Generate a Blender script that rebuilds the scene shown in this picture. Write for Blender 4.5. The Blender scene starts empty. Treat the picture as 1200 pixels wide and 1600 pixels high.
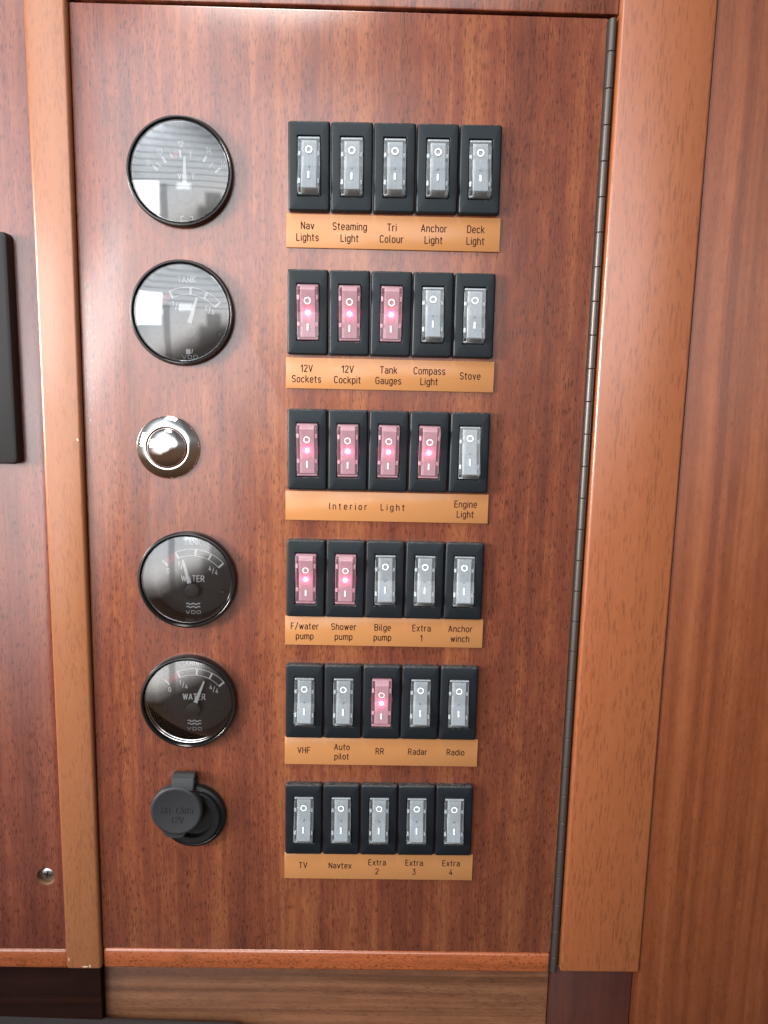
import bpy, bmesh, math, random
from mathutils import Vector, Matrix

random.seed(4)
S = bpy.context.scene
COL = S.collection
MM = 0.001

# ------------------------------------------------------------------ camera
cam_data = bpy.data.cameras.new('camera')
cam = bpy.data.objects.new('camera', cam_data)
COL.objects.link(cam)
S.camera = cam
cam_data.sensor_fit = 'VERTICAL'
cam_data.sensor_height = 24.0
cam_data.lens = 24.0 * 1207.35 / 1600.0
cam_data.clip_start = 0.01
cam_data.clip_end = 50.0
# right, down and forward of the camera in panel axes (across, down, into the panel)
RIGHT = (0.99967013, -0.02267416, -0.01206279)
DOWN = (0.02056215, 0.98799855, -0.15308844)
FWD = (0.01538917, 0.15278991, 0.98813887)
def axes(a): return Vector((a[0], a[2], -a[1]))
r_, d_, f_ = axes(RIGHT), axes(DOWN), axes(FWD)
M = Matrix((( r_.x, -d_.x, -f_.x, 0.0112), (r_.y, -d_.y, -f_.y, -0.4808), (r_.z, -d_.z, -f_.z, 0.0033), (0, 0, 0, 1)))
cam.matrix_world = M

# ------------------------------------------------------------------ world: the dim cabin all round
BAND, AMBIENT = 3.5, 0.45
W = bpy.data.worlds.new('World')
S.world = W
W.use_nodes = True
wn, wl = W.node_tree.nodes, W.node_tree.links
wn.clear()
def wnode(t, **k):
    n = wn.new(t)
    for a, b in k.items(): setattr(n, a, b)
    return n
w_out = wnode('ShaderNodeOutputWorld'); w_bg = wnode('ShaderNodeBackground')
w_tc = wnode('ShaderNodeTexCoord'); w_sep = wnode('ShaderNodeSeparateXYZ')
wl.new(w_tc.outputs['Generated'], w_sep.inputs[0])
def wmath(op, a, b=None, c=None):
    n = wnode('ShaderNodeMath', operation=op)
    for i, v in enumerate((a, b, c)):
        if v is None: continue
        if isinstance(v, (int, float)): n.inputs[i].default_value = v
        else: wl.new(v, n.inputs[i])
    return n.outputs[0]
def wramp(fac, stops):
    n = wnode('ShaderNodeValToRGB')
    el = n.color_ramp.elements
    el[0].position, el[0].color = stops[0][0], (*stops[0][1], 1)
    el[1].position, el[1].color = stops[-1][0], (*stops[-1][1], 1)
    for p, c in stops[1:-1]:
        e = el.new(p); e.color = (*c, 1)
    wl.new(fac, n.inputs[0])
    return n.outputs[0]
elev = wmath('MULTIPLY_ADD', w_sep.outputs[2], 0.5, 0.5)
dark_room = wramp(elev, [(0.0, (.10, .055, .035)), (0.25, (.24, .14, .09)), (0.42, (.28, .175, .12)), (0.55, (.30, .29, .28)), (0.8, (.26, .26, .26)), (1.0, (.22, .22, .22))])
# pale planked deckhead and open companionway behind the viewer, brightest to the left
azim = wmath('ARCTAN2', w_sep.outputs[0], wmath('MULTIPLY', w_sep.outputs[1], -1.0))
# the bright opening ends lower down on the left than on the right
lean = wmath('MAXIMUM', wmath('MINIMUM', azim, 0.5), -0.5)
lowz = wmath('MULTIPLY_ADD', lean, -0.45, w_sep.outputs[2])
band = wramp(wmath('MULTIPLY_ADD', lowz, 0.5, 0.5), [(0.42, (0, 0, 0)), (0.455, (.20, .19, .185)), (0.505, (.82, .80, .79)), (0.53, (.98, .97, .97)), (0.64, (.90, .96, 1.02)), (1.0, (.88, .95, 1.03))])
# and it is cut off above by the deckhead, sooner on the right
highz = wmath('MULTIPLY_ADD', lean, 0.5, w_sep.outputs[2])
cut = wramp(wmath('MULTIPLY_ADD', highz, 0.5, 0.5), [(0.0, (1,) * 3), (0.655, (1,) * 3), (0.72, (.66,) * 3), (0.785, (.22,) * 3), (0.86, (.06,) * 3), (1.0, (.03,) * 3)])
azf = wmath('MULTIPLY_ADD', azim, 1.0 / (2 * math.pi), 0.5)
side_of = wramp(azf, [(0.0, (0, 0, 0)), (0.32, (.06,) * 3), (0.38, (.35,) * 3), (0.42, (1,) * 3), (0.545, (1,) * 3), (0.557, (.55,) * 3), (0.568, (.16,) * 3), (0.60, (.06,) * 3), (0.68, (.03,) * 3), (1.0, (0, 0, 0))])
stripe = wmath('FRACT', wmath('MULTIPLY_ADD', azim, 0.35, wmath('MULTIPLY', w_sep.outputs[2], 22.0)))
seam = wmath('GREATER_THAN', stripe, 0.80)
seam = wmath('MULTIPLY', seam, wmath('GREATER_THAN', w_sep.outputs[2], 0.12))
dim = wmath('MULTIPLY_ADD', seam, -0.42, 1.0)
# a standing figure darkens the middle of the opening; a post stands further left
def soft_box(x, mid, half, edge):
    n = wmath('DIVIDE', wmath('SUBTRACT', half, wmath('ABSOLUTE', wmath('SUBTRACT', x, mid))), edge)
    return wmath('MAXIMUM', wmath('MINIMUM', n, 1.0), 0.0)
def soft_below(x, top, edge):
    return wmath('MAXIMUM', wmath('MINIMUM', wmath('DIVIDE', wmath('SUBTRACT', top, x), edge), 1.0), 0.0)
figure = wmath('MULTIPLY', soft_box(azim, 0.03, 0.15, 0.05), soft_below(w_sep.outputs[2], 0.02, 0.05))
head = wmath('MULTIPLY', soft_box(azim, 0.03, 0.075, 0.03), soft_below(w_sep.outputs[2], 0.11, 0.03))
figure = wmath('MAXIMUM', figure, head)
jamb = wmath('MULTIPLY', soft_box(azim, -0.36, 0.035, 0.015), soft_below(w_sep.outputs[2], 0.16, 0.02))
dim = wmath('MULTIPLY', dim, wmath('MULTIPLY_ADD', wmath('MAXIMUM', figure, wmath('MULTIPLY', jamb, 0.8)), -0.62, 1.0))
pane = wmath('MULTIPLY', soft_box(azim, -0.20, 0.07, 0.03), soft_box(w_sep.outputs[2], 0.135, 0.035, 0.02))
dim = wmath('ADD', dim, wmath('MULTIPLY', pane, 1.0))
def wscale(v, k, label=''):
    n = wnode('ShaderNodeVectorMath', operation='SCALE', label=label)
    wl.new(v, n.inputs[0])
    if isinstance(k, (int, float)): n.inputs['Scale'].default_value = k
    else: wl.new(k, n.inputs['Scale'])
    return n.outputs[0]
cut_sep = wnode('ShaderNodeSeparateXYZ'); wl.new(cut, cut_sep.inputs[0])
side_sep = wnode('ShaderNodeSeparateXYZ'); wl.new(side_of, side_sep.inputs[0])
lit_part = wscale(wscale(wscale(wscale(band, cut_sep.outputs[0]), side_sep.outputs[0]), dim), BAND, 'band')
w_add = wnode('ShaderNodeVectorMath', operation='ADD')
wl.new(wscale(dark_room, AMBIENT, 'ambient'), w_add.inputs[0]); wl.new(lit_part, w_add.inputs[1])
wl.new(w_add.outputs[0], w_bg.inputs[0])
w_bg.inputs[1].default_value = 1.0
wl.new(w_bg.outputs[0], w_out.inputs[0])

# ------------------------------------------------------------------ daylight through the cabin window, plus two added fill lamps
def area_lamp(name, loc, target, sx, sy, radiance, color):
    l = bpy.data.lights.new(name, 'AREA')
    l.shape = 'RECTANGLE'; l.size = sx; l.size_y = sy
    l.energy = radiance * math.pi * sx * sy
    l.color = color
    o = bpy.data.objects.new(name, l); COL.objects.link(o)
    o.location = loc
    o.rotation_euler = (Vector(target) - Vector(loc)).to_track_quat('-Z', 'Y').to_euler()
    return o
area_lamp('window_light', (-0.60, -0.70, 0.15), (-0.1, 0, 0.0), 0.36, 0.24, 4.2, (1.0, 0.97, 0.97))
top_fill = area_lamp('overhead_fill_light', (-0.22, -0.46, 0.96), (-0.02, 0, -0.02), 0.40, 0.36, 2.5, (1.0, 0.95, 0.90))  # added overhead lamp, brightens the door from above the frame
top_fill.data.spread = math.radians(55)
left_fill = area_lamp('side_fill_light', (-1.10, -0.56, 0.13), (0.14, 0, 0.02), 0.34, 0.40, 7.2, (1.0, 0.93, 0.86))  # added lamp far left, so the light falls off toward the bottom
left_fill.data.spread = math.radians(46)

S.view_settings.view_transform = 'Standard'
S.view_settings.look = 'None'
S.view_settings.exposure = 0.0
S.view_settings.gamma = 1.0
S.view_settings.use_curve_mapping = False
S.cycles.max_bounces = 10
S.cycles.transparent_max_bounces = 16
S.cycles.caustics_reflective = False
S.cycles.caustics_refractive = False

# ------------------------------------------------------------------ material helpers
class Mat:
    def __init__(s, name):
        s.m = bpy.data.materials.new(name); s.m.use_nodes = True
        s.n, s.l = s.m.node_tree.nodes, s.m.node_tree.links
        s.n.clear()
        s.out = s.n.new('ShaderNodeOutputMaterial')
    def node(s, t, **k):
        n = s.n.new(t)
        for a, b in k.items(): setattr(n, a, b)
        return n
    def put(s, sock, v):
        if v is None: return
        if hasattr(v, 'is_linked'): s.l.new(v, sock)
        elif isinstance(v, (tuple, list)) and len(v) == 3 and sock.type == 'RGBA': sock.default_value = (*v, 1)
        else: sock.default_value = v
    def bsdf(s, **k):
        p = s.node('ShaderNodeBsdfPrincipled')
        for a, b in k.items(): s.put(p.inputs[a.replace('_', ' ')], b)
        return p
    def math(s, op, a, b=None, c=None, clamp=False):
        n = s.node('ShaderNodeMath', operation=op, use_clamp=clamp)
        for i, v in enumerate((a, b, c)): s.put(n.inputs[i], v)
        return n.outputs[0]
    def noise(s, vec, scale, detail=2.0, rough=.5, dist=0.0):
        n = s.node('ShaderNodeTexNoise')
        s.put(n.inputs['Vector'], vec); s.put(n.inputs['Scale'], scale); s.put(n.inputs['Detail'], detail)
        s.put(n.inputs['Roughness'], rough); s.put(n.inputs['Distortion'], dist)
        return n.outputs['Fac']
    def map(s, vec, loc=(0, 0, 0), rot=(0, 0, 0), scale=(1, 1, 1)):
        n = s.node('ShaderNodeMapping')
        s.l.new(vec, n.inputs['Vector'])
        n.inputs['Location'].default_value = loc; n.inputs['Rotation'].default_value = rot; n.inputs['Scale'].default_value = scale
        return n.outputs[0]
    def ramp(s, fac, stops):
        n = s.node('ShaderNodeValToRGB'); el = n.color_ramp.elements
        f = lambda c: (c, c, c, 1) if isinstance(c, (int, float)) else (*c, 1)
        el[0].position, el[0].color = stops[0][0], f(stops[0][1])
        el[1].position, el[1].color = stops[-1][0], f(stops[-1][1])
        for p, c in stops[1:-1]:
            e = el.new(p); e.color = f(c)
        s.l.new(fac, n.inputs[0])
        return n.outputs[0]
    def mix(s, fac, a, b, blend='MIX'):
        n = s.node('ShaderNodeMix', data_type='RGBA', blend_type=blend)
        s.put(n.inputs[0], fac); s.put(n.inputs[6], a); s.put(n.inputs[7], b)
        return n.outputs[2]
    def bump(s, h, strength, dist):
        n = s.node('ShaderNodeBump')
        s.put(n.inputs['Height'], h); n.inputs['Strength'].default_value = strength; n.inputs['Distance'].default_value = dist
        return n.outputs[0]
    def surf(s, sh):
        s.l.new(sh.outputs[0], s.out.inputs[0]); return s.m

def wood(name, dark, mid, light, along='Z', ribbon=55.0, contrast=1.0, pores=1.0, rough=.23, seed=0.0, streak=1.0, pore_len=1.0, spec=.5, ior=1.9):
    m = Mat(name)
    tc = m.node('ShaderNodeTexCoord').outputs['Object']
    sq = (lambda a, b: (a, a, b)) if along == 'Z' else (lambda a, b: (b, a, a))
    wob = m.noise(m.map(tc, (seed, 1.3, 0), scale=sq(9, 5)), 1.0, 1.0)
    add = m.node('ShaderNodeVectorMath', operation='ADD')
    off = m.node('ShaderNodeCombineXYZ')
    sh = m.math('MULTIPLY', m.math('SUBTRACT', wob, .5), .006)
    m.l.new(sh, off.inputs[0 if along == 'Z' else 2])
    m.l.new(tc, add.inputs[0]); m.l.new(off.outputs[0], add.inputs[1])
    v = add.outputs[0]
    band = m.noise(m.map(v, (seed, .7, seed * .3), scale=sq(ribbon, .9)), 1.0, 2.5, .55)
    fine = m.noise(m.map(v, (seed * 2, .2, seed), scale=sq(420, 9)), 1.0, 3.0, .6)
    cloud = m.noise(m.map(v, (seed, 3.7, .4), scale=sq(150, 45)), 1.0, 3.0, .65, .8)
    t = m.math('ADD', m.math('MULTIPLY', m.math('SUBTRACT', band, .5), 1.9 * contrast), m.math('MULTIPLY', m.math('SUBTRACT', fine, .5), .75 * streak))
    t = m.math('ADD', t, m.math('MULTIPLY', m.math('SUBTRACT', cloud, .5), .8 * streak))
    t = m.math('ADD', t, .5, clamp=True)
    col = m.ramp(t, [(0.08, dark), (0.5, mid), (0.92, light)])
    tilt = .05
    pv = m.map(v, (seed, 0, 0), (0, tilt, 0), sq(1250, 190 / pore_len))
    pn = m.noise(pv, 1.0, 1.5, .5)
    dens = m.noise(m.map(v, (seed * 5, 2, 1), scale=sq(120, 14)), 1.0, 2.0)
    thr = m.math('MULTIPLY_ADD', dens, -.26, .70)
    pm = m.math('MULTIPLY', m.math('SUBTRACT', pn, thr), 14.0, clamp=True)
    pm = m.math('MULTIPLY', pm, .60 * pores, clamp=True)
    col = m.mix(pm, col, m.mix(1.0, col, (.26, .2, .2), 'MULTIPLY'))
    # tiny rubbed patches in the lacquer
    pol = m.noise(m.map(tc, (seed, 0, 2), scale=(28, 28, 28)), 1.0, 4.0, .6)
    rg = m.math('MULTIPLY_ADD', pol, .12, rough - .06)
    h = m.math('ADD', m.math('MULTIPLY', pm, -1.0), m.math('MULTIPLY', fine, .25))
    nb = m.bump(h, .12, .0002)
    return m.surf(m.bsdf(Base_Color=col, Roughness=rg, Normal=nb, Specular_IOR_Level=spec, IOR=ior))

def plain(name, color, rough=.5, metal=0.0, spec=.5, bump=None, **k):
    m = Mat(name)
    nb = None
    if bump:
        tc = m.node('ShaderNodeTexCoord').outputs['Object']
        nb = m.bump(m.noise(m.map(tc, scale=(bump[0],) * 3), 1.0, 2.0), bump[1], bump[2])
    return m.surf(m.bsdf(Base_Color=color, Roughness=rough, Metallic=metal, Specular_IOR_Level=spec, Normal=nb, **k))

MAHOG = wood('mahogany_veneer', (.108, .031, .021), (.184, .052, .027), (.285, .098, .041), seed=.31, ribbon=44, contrast=.95)
MAHOG_LEFT = wood('mahogany_side_veneer', (.10, .029, .022), (.165, .045, .029), (.235, .074, .040), seed=1.9, ribbon=46, contrast=.9)
MAHOG_LIP = wood('mahogany_lipping', (.23, .060, .021), (.35, .093, .032), (.44, .130, .047), along='X', seed=2.7, ribbon=160, contrast=.6, pore_len=.35)
RAIL = wood('mahogany_rail', (.11, .03, .018), (.2, .055, .028), (.30, .09, .04), seed=5.1, ribbon=80)
PALE = wood('pale_mahogany_trim', (.255, .096, .041), (.29, .112, .049), (.325, .131, .059), seed=3.3, ribbon=40, contrast=.7, pores=.38, streak=.55, ior=1.7)
POST = wood('pale_mahogany_post', (.24, .072, .026), (.275, .086, .032), (.305, .102, .039), seed=7.7, ribbon=28, contrast=.6, pores=.62, streak=.6, pore_len=1.6, rough=.28)
SIDE = wood('brown_mahogany_side', (.112, .029, .0105), (.152, .0425, .0155), (.195, .061, .024), seed=9.2, ribbon=130, contrast=1.0, pores=.45, streak=.9, rough=.34, ior=1.5)
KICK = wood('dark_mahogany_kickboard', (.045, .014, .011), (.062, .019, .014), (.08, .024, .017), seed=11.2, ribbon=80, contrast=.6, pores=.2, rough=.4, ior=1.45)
SHADE_BLACK = wood('shade_black_wood', (.012, .005, .004), (.018, .007, .005), (.024, .009, .006), along='X', seed=6.4, ribbon=130, pores=.3, rough=.8, spec=.02)  # near-black so that the board reads as cast shadow
BASE = wood('brown_base_board', (.12, .047, .023), (.19, .078, .038), (.255, .112, .056), along='X', seed=4.4, ribbon=150, contrast=1.25, pores=.7, rough=.4, ior=1.5)
CHIP = plain('chipped_lacquer', (.62, .42, .30), .6)
RAW = plain('bare_plywood', (.30, .17, .09), .75)
DARKGAP = plain('shadow_gap_black', (.012, .006, .004), .8)

def plastic_black(name, base, rough, dust=.5):
    m = Mat(name)
    tc = m.node('ShaderNodeTexCoord').outputs['Object']
    rnd = m.node('ShaderNodeObjectInfo').outputs['Random']
    off = m.node('ShaderNodeCombineXYZ'); m.l.new(rnd, off.inputs[0])
    add = m.node('ShaderNodeVectorMath', operation='ADD'); m.l.new(tc, add.inputs[0]); m.l.new(off.outputs[0], add.inputs[1])
    nz = m.noise(m.map(add.outputs[0], scale=(1500, 1500, 1500)), 1.0, 2.0)
    big = m.noise(m.map(add.outputs[0], scale=(160, 160, 160)), 1.0, 3.0)
    geo = m.node('ShaderNodeNewGeometry')
    sep = m.node('ShaderNodeSeparateXYZ'); m.l.new(geo.outputs['Normal'], sep.inputs[0])
    up = m.math('MULTIPLY', m.math('SUBTRACT', sep.outputs[2], .35), 2.0, clamp=True)
    sp = m.math('MULTIPLY', m.math('SUBTRACT', nz, .47), 5.0, clamp=True)
    d = m.math('MULTIPLY', m.math('MULTIPLY', up, sp), dust)
    fl = m.noise(m.map(add.outputs[0], scale=(620, 620, 620)), 1.0, 1.0)
    fleck = m.math('MULTIPLY', m.math('SUBTRACT', fl, .755), 12.0, clamp=True)
    d = m.math('MAXIMUM', d, m.math('MULTIPLY', fleck, dust * .35))
    col = m.mix(d, base, (.30, .27, .25))
    rg = m.math('MULTIPLY_ADD', big, .16, rough - .08)
    nb = m.bump(nz, .10, .0002)
    return m.surf(m.bsdf(Base_Color=col, Roughness=rg, Normal=nb, Specular_IOR_Level=.36, Specular_Tint=(.86, .97, 1.0)))
BLACK = plastic_black('black_grained_plastic', (.0045, .0065, .0095), .47)
BLACK_BOX = plastic_black('black_satin_plastic', (.016, .012, .012), .55, .05)
RUBBER = plain('black_rubber', (.016, .018, .021), .52, bump=(900, .12, .0003))
SOCKET = plain('black_socket_plastic', (.005, .006, .007), .4)
GLOSSBLACK = plain('gloss_black_bezel', (.010, .009, .009), .16)
WALLBLACK = plain('gauge_inner_wall', (.012, .012, .013), .16)
DIAL = plain('gauge_dial_black', (.012, .012, .014), .55, bump=(2500, .05, .0001))
HUBM = plain('gauge_hub_black', (.028, .028, .030), .5)
WHITE = plain('white_print', (.93, .94, .95), .5)
REDP = plain('red_print', (.50, .045, .05), .55)
CHROME = plain('chrome', (.93, .90, .88), .045, 1.0)
STEEL = plain('screw_steel', (.52, .52, .55), .28, 1.0)
TRIM = plain('gauge_trim_metal', (.16, .155, .15), .35, 1.0)
HINGE = plain('bronzed_hinge', (.085, .075, .07), .42, .65)
GREY = plain('grey_fabric', (.06, .052, .052), .9, bump=(1500, .4, .0005))
INK = plain('engraved_brown_ink', (.030, .007, .005), .7, spec=.15)

def plate_material():
    m = Mat('tan_acrylic_plate')
    tc = m.node('ShaderNodeTexCoord').outputs['Object']
    n = m.noise(m.map(tc, scale=(22, 22, 22)), 1.0, 2.0)
    col = m.mix(n, (.36, .163, .060), (.41, .190, .074))
    rg = m.math('MULTIPLY_ADD', n, .10, .10)
    return m.surf(m.bsdf(Base_Color=col, Roughness=rg))
PLATE = plate_material()

def clear_material(name, haze_col, haze, tint, rough=.06, ior=1.49, glow=None):
    m = Mat(name)
    tr = m.node('ShaderNodeBsdfTransparent'); m.put(tr.inputs[0], tint)
    df = m.node('ShaderNodeBsdfDiffuse'); m.put(df.inputs[0], haze_col)
    gl = m.node('ShaderNodeBsdfGlossy'); gl.inputs['Roughness'].default_value = rough; m.put(gl.inputs[0], (1, 1, 1))
    fr = m.node('ShaderNodeFresnel'); fr.inputs[0].default_value = ior
    a = m.node('ShaderNodeMixShader')
    if haze > 0:
        tc = m.node('ShaderNodeTexCoord').outputs['Object']
        rnd = m.node('ShaderNodeObjectInfo').outputs['Random']
        off = m.node('ShaderNodeCombineXYZ'); m.l.new(rnd, off.inputs[0])
        ad = m.node('ShaderNodeVectorMath', operation='ADD'); m.l.new(tc, ad.inputs[0]); m.l.new(off.outputs[0], ad.inputs[1])
        nz = m.noise(m.map(ad.outputs[0], scale=(300, 300, 160)), 1.0, 3.0, .65)
        hz = m.math('MULTIPLY_ADD', m.math('SUBTRACT', nz, .5), haze * 1.1, haze, clamp=True)
        m.put(a.inputs[0], hz)
    else: a.inputs[0].default_value = 0
    m.l.new(tr.outputs[0], a.inputs[1]); m.l.new(df.outputs[0], a.inputs[2])
    b = m.node('ShaderNodeMixShader')
    m.l.new(fr.outputs[0], b.inputs[0]); m.l.new(a.outputs[0], b.inputs[1]); m.l.new(gl.outputs[0], b.inputs[2])
    return m.surf(b)
GLASS = clear_material('gauge_glass', (1, 1, 1), 0.0, (.97, .97, .97), .035, 1.80)
CLEAR = clear_material('clear_rocker_plastic', (.55, .60, .64), .10, (.90, .92, .93), .10)
CLEAR_LIT = clear_material('clear_rocker_plastic_lit', (.70, .45, .52), .12, (.95, .86, .88), .10)  # the lamp's pink light is put into the haze and tint

def insert_material(name, col, glow):
    m = Mat(name)
    tc = m.node('ShaderNodeTexCoord').outputs['Object']
    rnd = m.node('ShaderNodeObjectInfo').outputs['Random']
    off = m.node('ShaderNodeCombineXYZ'); m.l.new(rnd, off.inputs[0])
    ad = m.node('ShaderNodeVectorMath', operation='ADD'); m.l.new(tc, ad.inputs[0]); m.l.new(off.outputs[0], ad.inputs[1])
    sep = m.node('ShaderNodeSeparateXYZ'); m.l.new(tc, sep.inputs[0])
    rib = m.math('SINE', m.math('MULTIPLY', sep.outputs[0], 2 * math.pi / .0008))
    sp = m.noise(m.map(ad.outputs[0], scale=(1300, 1300, 600)), 1.0, 2.0, .7)
    big = m.noise(m.map(ad.outputs[0], scale=(130, 130, 90)), 1.0, 2.0)
    k = m.math('ADD', m.math('MULTIPLY', rib, .06), m.math('MULTIPLY_ADD', sp, .40, .62))
    k = m.math('MULTIPLY', k, m.math('MULTIPLY_ADD', big, .35, .90))
    c = m.mix(1.0, col, (1, 1, 1), 'MULTIPLY')
    sc = m.node('ShaderNodeVectorMath', operation='SCALE'); m.l.new(c, sc.inputs[0]); m.l.new(k, sc.inputs['Scale'])
    nb = m.bump(rib, .3, .0002)
    kw = dict(Base_Color=sc.outputs[0], Roughness=.45, Normal=nb)
    if glow: kw.update(Emission_Color=glow[0], Emission_Strength=glow[1])
    return m.surf(m.bsdf(**kw))
INSERT = insert_material('frosted_insert', (.84, .90, .94), None)
INSERT_LIT = insert_material('frosted_insert_lit', (.66, .54, .58), ((1.0, .46, .57), .23))  # the lamp's pink glow is put into the colour and emission
def emit(name, col, strength):
    m = Mat(name)
    e = m.node('ShaderNodeEmission'); m.put(e.inputs[0], col); e.inputs[1].default_value = strength
    return m.surf(e)
LED_ON = emit('red_indicator_on', (1.0, .08, .20), 120.0)
LED_OFF = plain('clear_indicator', (.55, .57, .6), .12)

# ------------------------------------------------------------------ mesh helpers: millimetres, x right, z up, -y out of the panel
def link(o, parent=None):
    COL.objects.link(o)
    if parent is not None: o.parent = parent
    return o
def smooth(me, ang=32):
    for p in me.polygons: p.use_smooth = True
    try: me.set_sharp_from_angle(angle=math.radians(ang))
    except Exception: pass
def build(name, bm, mat, parent=None, ang=32):
    bmesh.ops.recalc_face_normals(bm, faces=bm.faces)
    bm.transform(Matrix.Scale(MM, 4))
    me = bpy.data.meshes.new(name); bm.to_mesh(me); bm.free()
    for mm in (mat if isinstance(mat, (list, tuple)) else [mat]): me.materials.append(mm)
    smooth(me, ang)
    return link(bpy.data.objects.new(name, me), parent)
def thing(name, u, v, w=0.0, rot=0.0):
    o = bpy.data.objects.new(name, None)
    o.empty_display_size = .01
    o.location = (u * MM, w * MM, -v * MM); o.rotation_euler = (0, rot, 0)
    return link(o)
def tag(o, label, cat=None, group=None, kind=None):
    if label: o['label'] = label
    if cat: o['category'] = cat
    if group: o['group'] = group
    if kind: o['kind'] = kind
    return o
def add_box(bm, x0, x1, y0, y1, z0, z1, bev=0.0, seg=2):
    t = bmesh.new()
    r = bmesh.ops.create_cube(t, size=1.0)
    for q in t.verts:
        q.co = Vector(((x0 + x1) / 2 + q.co.x * (x1 - x0), (y0 + y1) / 2 + q.co.y * (y1 - y0), (z0 + z1) / 2 + q.co.z * (z1 - z0)))
    if bev: bmesh.ops.bevel(t, geom=t.edges[:], offset=bev, segments=seg, affect='EDGES', profile=.5)
    me = bpy.data.meshes.new('tmp'); t.to_mesh(me); t.free(); bm.from_mesh(me); bpy.data.meshes.remove(me)
def loops(bm, rings, cap_first=False, cap_last=False):
    vs = [[bm.verts.new(p) for p in r] for r in rings]
    n = len(vs[0])
    for a, b in zip(vs, vs[1:]):
        for i in range(n): bm.faces.new((a[i], a[(i + 1) % n], b[(i + 1) % n], b[i]))
    if cap_first: bm.faces.new(vs[0])
    if cap_last: bm.faces.new(vs[-1][::-1])
def lathe(bm, prof, seg=96, cx=0, cz=0, cap_first=False, cap_last=False):
    loops(bm, [[(cx + r * math.cos(2 * math.pi * i / seg), y, cz + r * math.sin(2 * math.pi * i / seg)) for i in range(seg)] for r, y in prof], cap_first, cap_last)
def rrect(hx, hz, r, y, cx=0, cz=0, n=5):
    pts = []
    for sx, sz, a0 in ((1, 1, 0), (-1, 1, 90), (-1, -1, 180), (1, -1, 270)):
        for k in range(n):
            a = math.radians(a0 + 90 * k / (n - 1))
            pts.append((cx + sx * (hx - r) + r * math.cos(a), y, cz + sz * (hz - r) + r * math.sin(a)))
    return pts
def prism(bm, pts, y0, y1):
    """flat outline in x,z extruded from y0 to y1"""
    a = [bm.verts.new((x, y0, z)) for x, z in pts]; b = [bm.verts.new((x, y1, z)) for x, z in pts]
    n = len(pts)
    bm.faces.new(a); bm.faces.new(b[::-1])
    for i in range(n): bm.faces.new((a[i], b[i], b[(i + 1) % n], a[(i + 1) % n]))
def stroke(bm, p, q, wd, y0, y1, wd2=None):
    wd2 = wd if wd2 is None else wd2
    dx, dz = q[0] - p[0], q[1] - p[1]; L = math.hypot(dx, dz); nx, nz = -dz / L, dx / L
    prism(bm, [(p[0] + nx * wd / 2, p[1] + nz * wd / 2), (p[0] - nx * wd / 2, p[1] - nz * wd / 2),
               (q[0] - nx * wd2 / 2, q[1] - nz * wd2 / 2), (q[0] + nx * wd2 / 2, q[1] + nz * wd2 / 2)], y0, y1)
def arc_band(bm, c, r0, r1, a0, a1, y0, y1, n=28):
    """angles in degrees clockwise from up"""
    P = lambda r, a: (c[0] + r * math.sin(math.radians(a)), c[1] + r * math.cos(math.radians(a)))
    A = [a0 + (a1 - a0) * i / n for i in range(n + 1)]
    for s, t in zip(A, A[1:]): prism(bm, [P(r0, s), P(r0, t), P(r1, t), P(r1, s)], y0, y1)
def ring_flat(bm, cx, cz, r0, r1, y0, y1, n=32, sq=1.0):
    O = lambda r, y: [(cx + r * math.cos(2 * math.pi * i / n), y, cz + sq * r * math.sin(2 * math.pi * i / n)) for i in range(n)]
    loops(bm, [O(r0, y1), O(r1, y1), O(r1, y0), O(r0, y0), O(r0, y1)])

# monoline engraver's alphabet: capitals 10 high, small letters 7.2
def _a(cx, cy, rx, ry, a0, a1, n=10):
    return [(cx + rx * math.cos(math.radians(a0 + (a1 - a0) * i / n)), cy + ry * math.sin(math.radians(a0 + (a1 - a0) * i / n))) for i in range(n + 1)]
def _o(x0, x1, y0, y1):
    rx = (x1 - x0) / 2; ry = min(rx * 1.05, (y1 - y0) / 2); cx = x0 + rx
    return _a(cx, y1 - ry, rx, ry, 0, 180) + _a(cx, y0 + ry, rx, ry, 180, 360) + [(x1, y1 - ry)]
def _c(x0, x1, y0, y1, a=25):
    rx = (x1 - x0) / 2; ry = min(rx * 1.05, (y1 - y0) / 2); cx = x0 + rx
    return _a(cx, y1 - ry, rx, ry, a, 180) + _a(cx, y0 + ry, rx, ry, 180, 360 - a)
def _s(x0, x1, y0, y1):
    m = (y0 + y1) / 2; rx = (x1 - x0) / 2; cx = x0 + rx; q = (y1 - m) / 2
    return _a(cx, y1 - q, rx, q, 28, 180) + _a(cx, y1 - q, rx, q, 180, 262, 4) + _a(cx, y0 + q, rx, q, 82, 0, 4) + _a(cx, y0 + q, rx, q, 0, -152)
def _arch(x0, x1, top=7.2, r=None):
    rx = (x1 - x0) / 2
    return [(x0, top - 2.2)] + _a(x0 + rx, top - rx, rx, rx, 165, 0) + [(x1, 0)]
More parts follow.
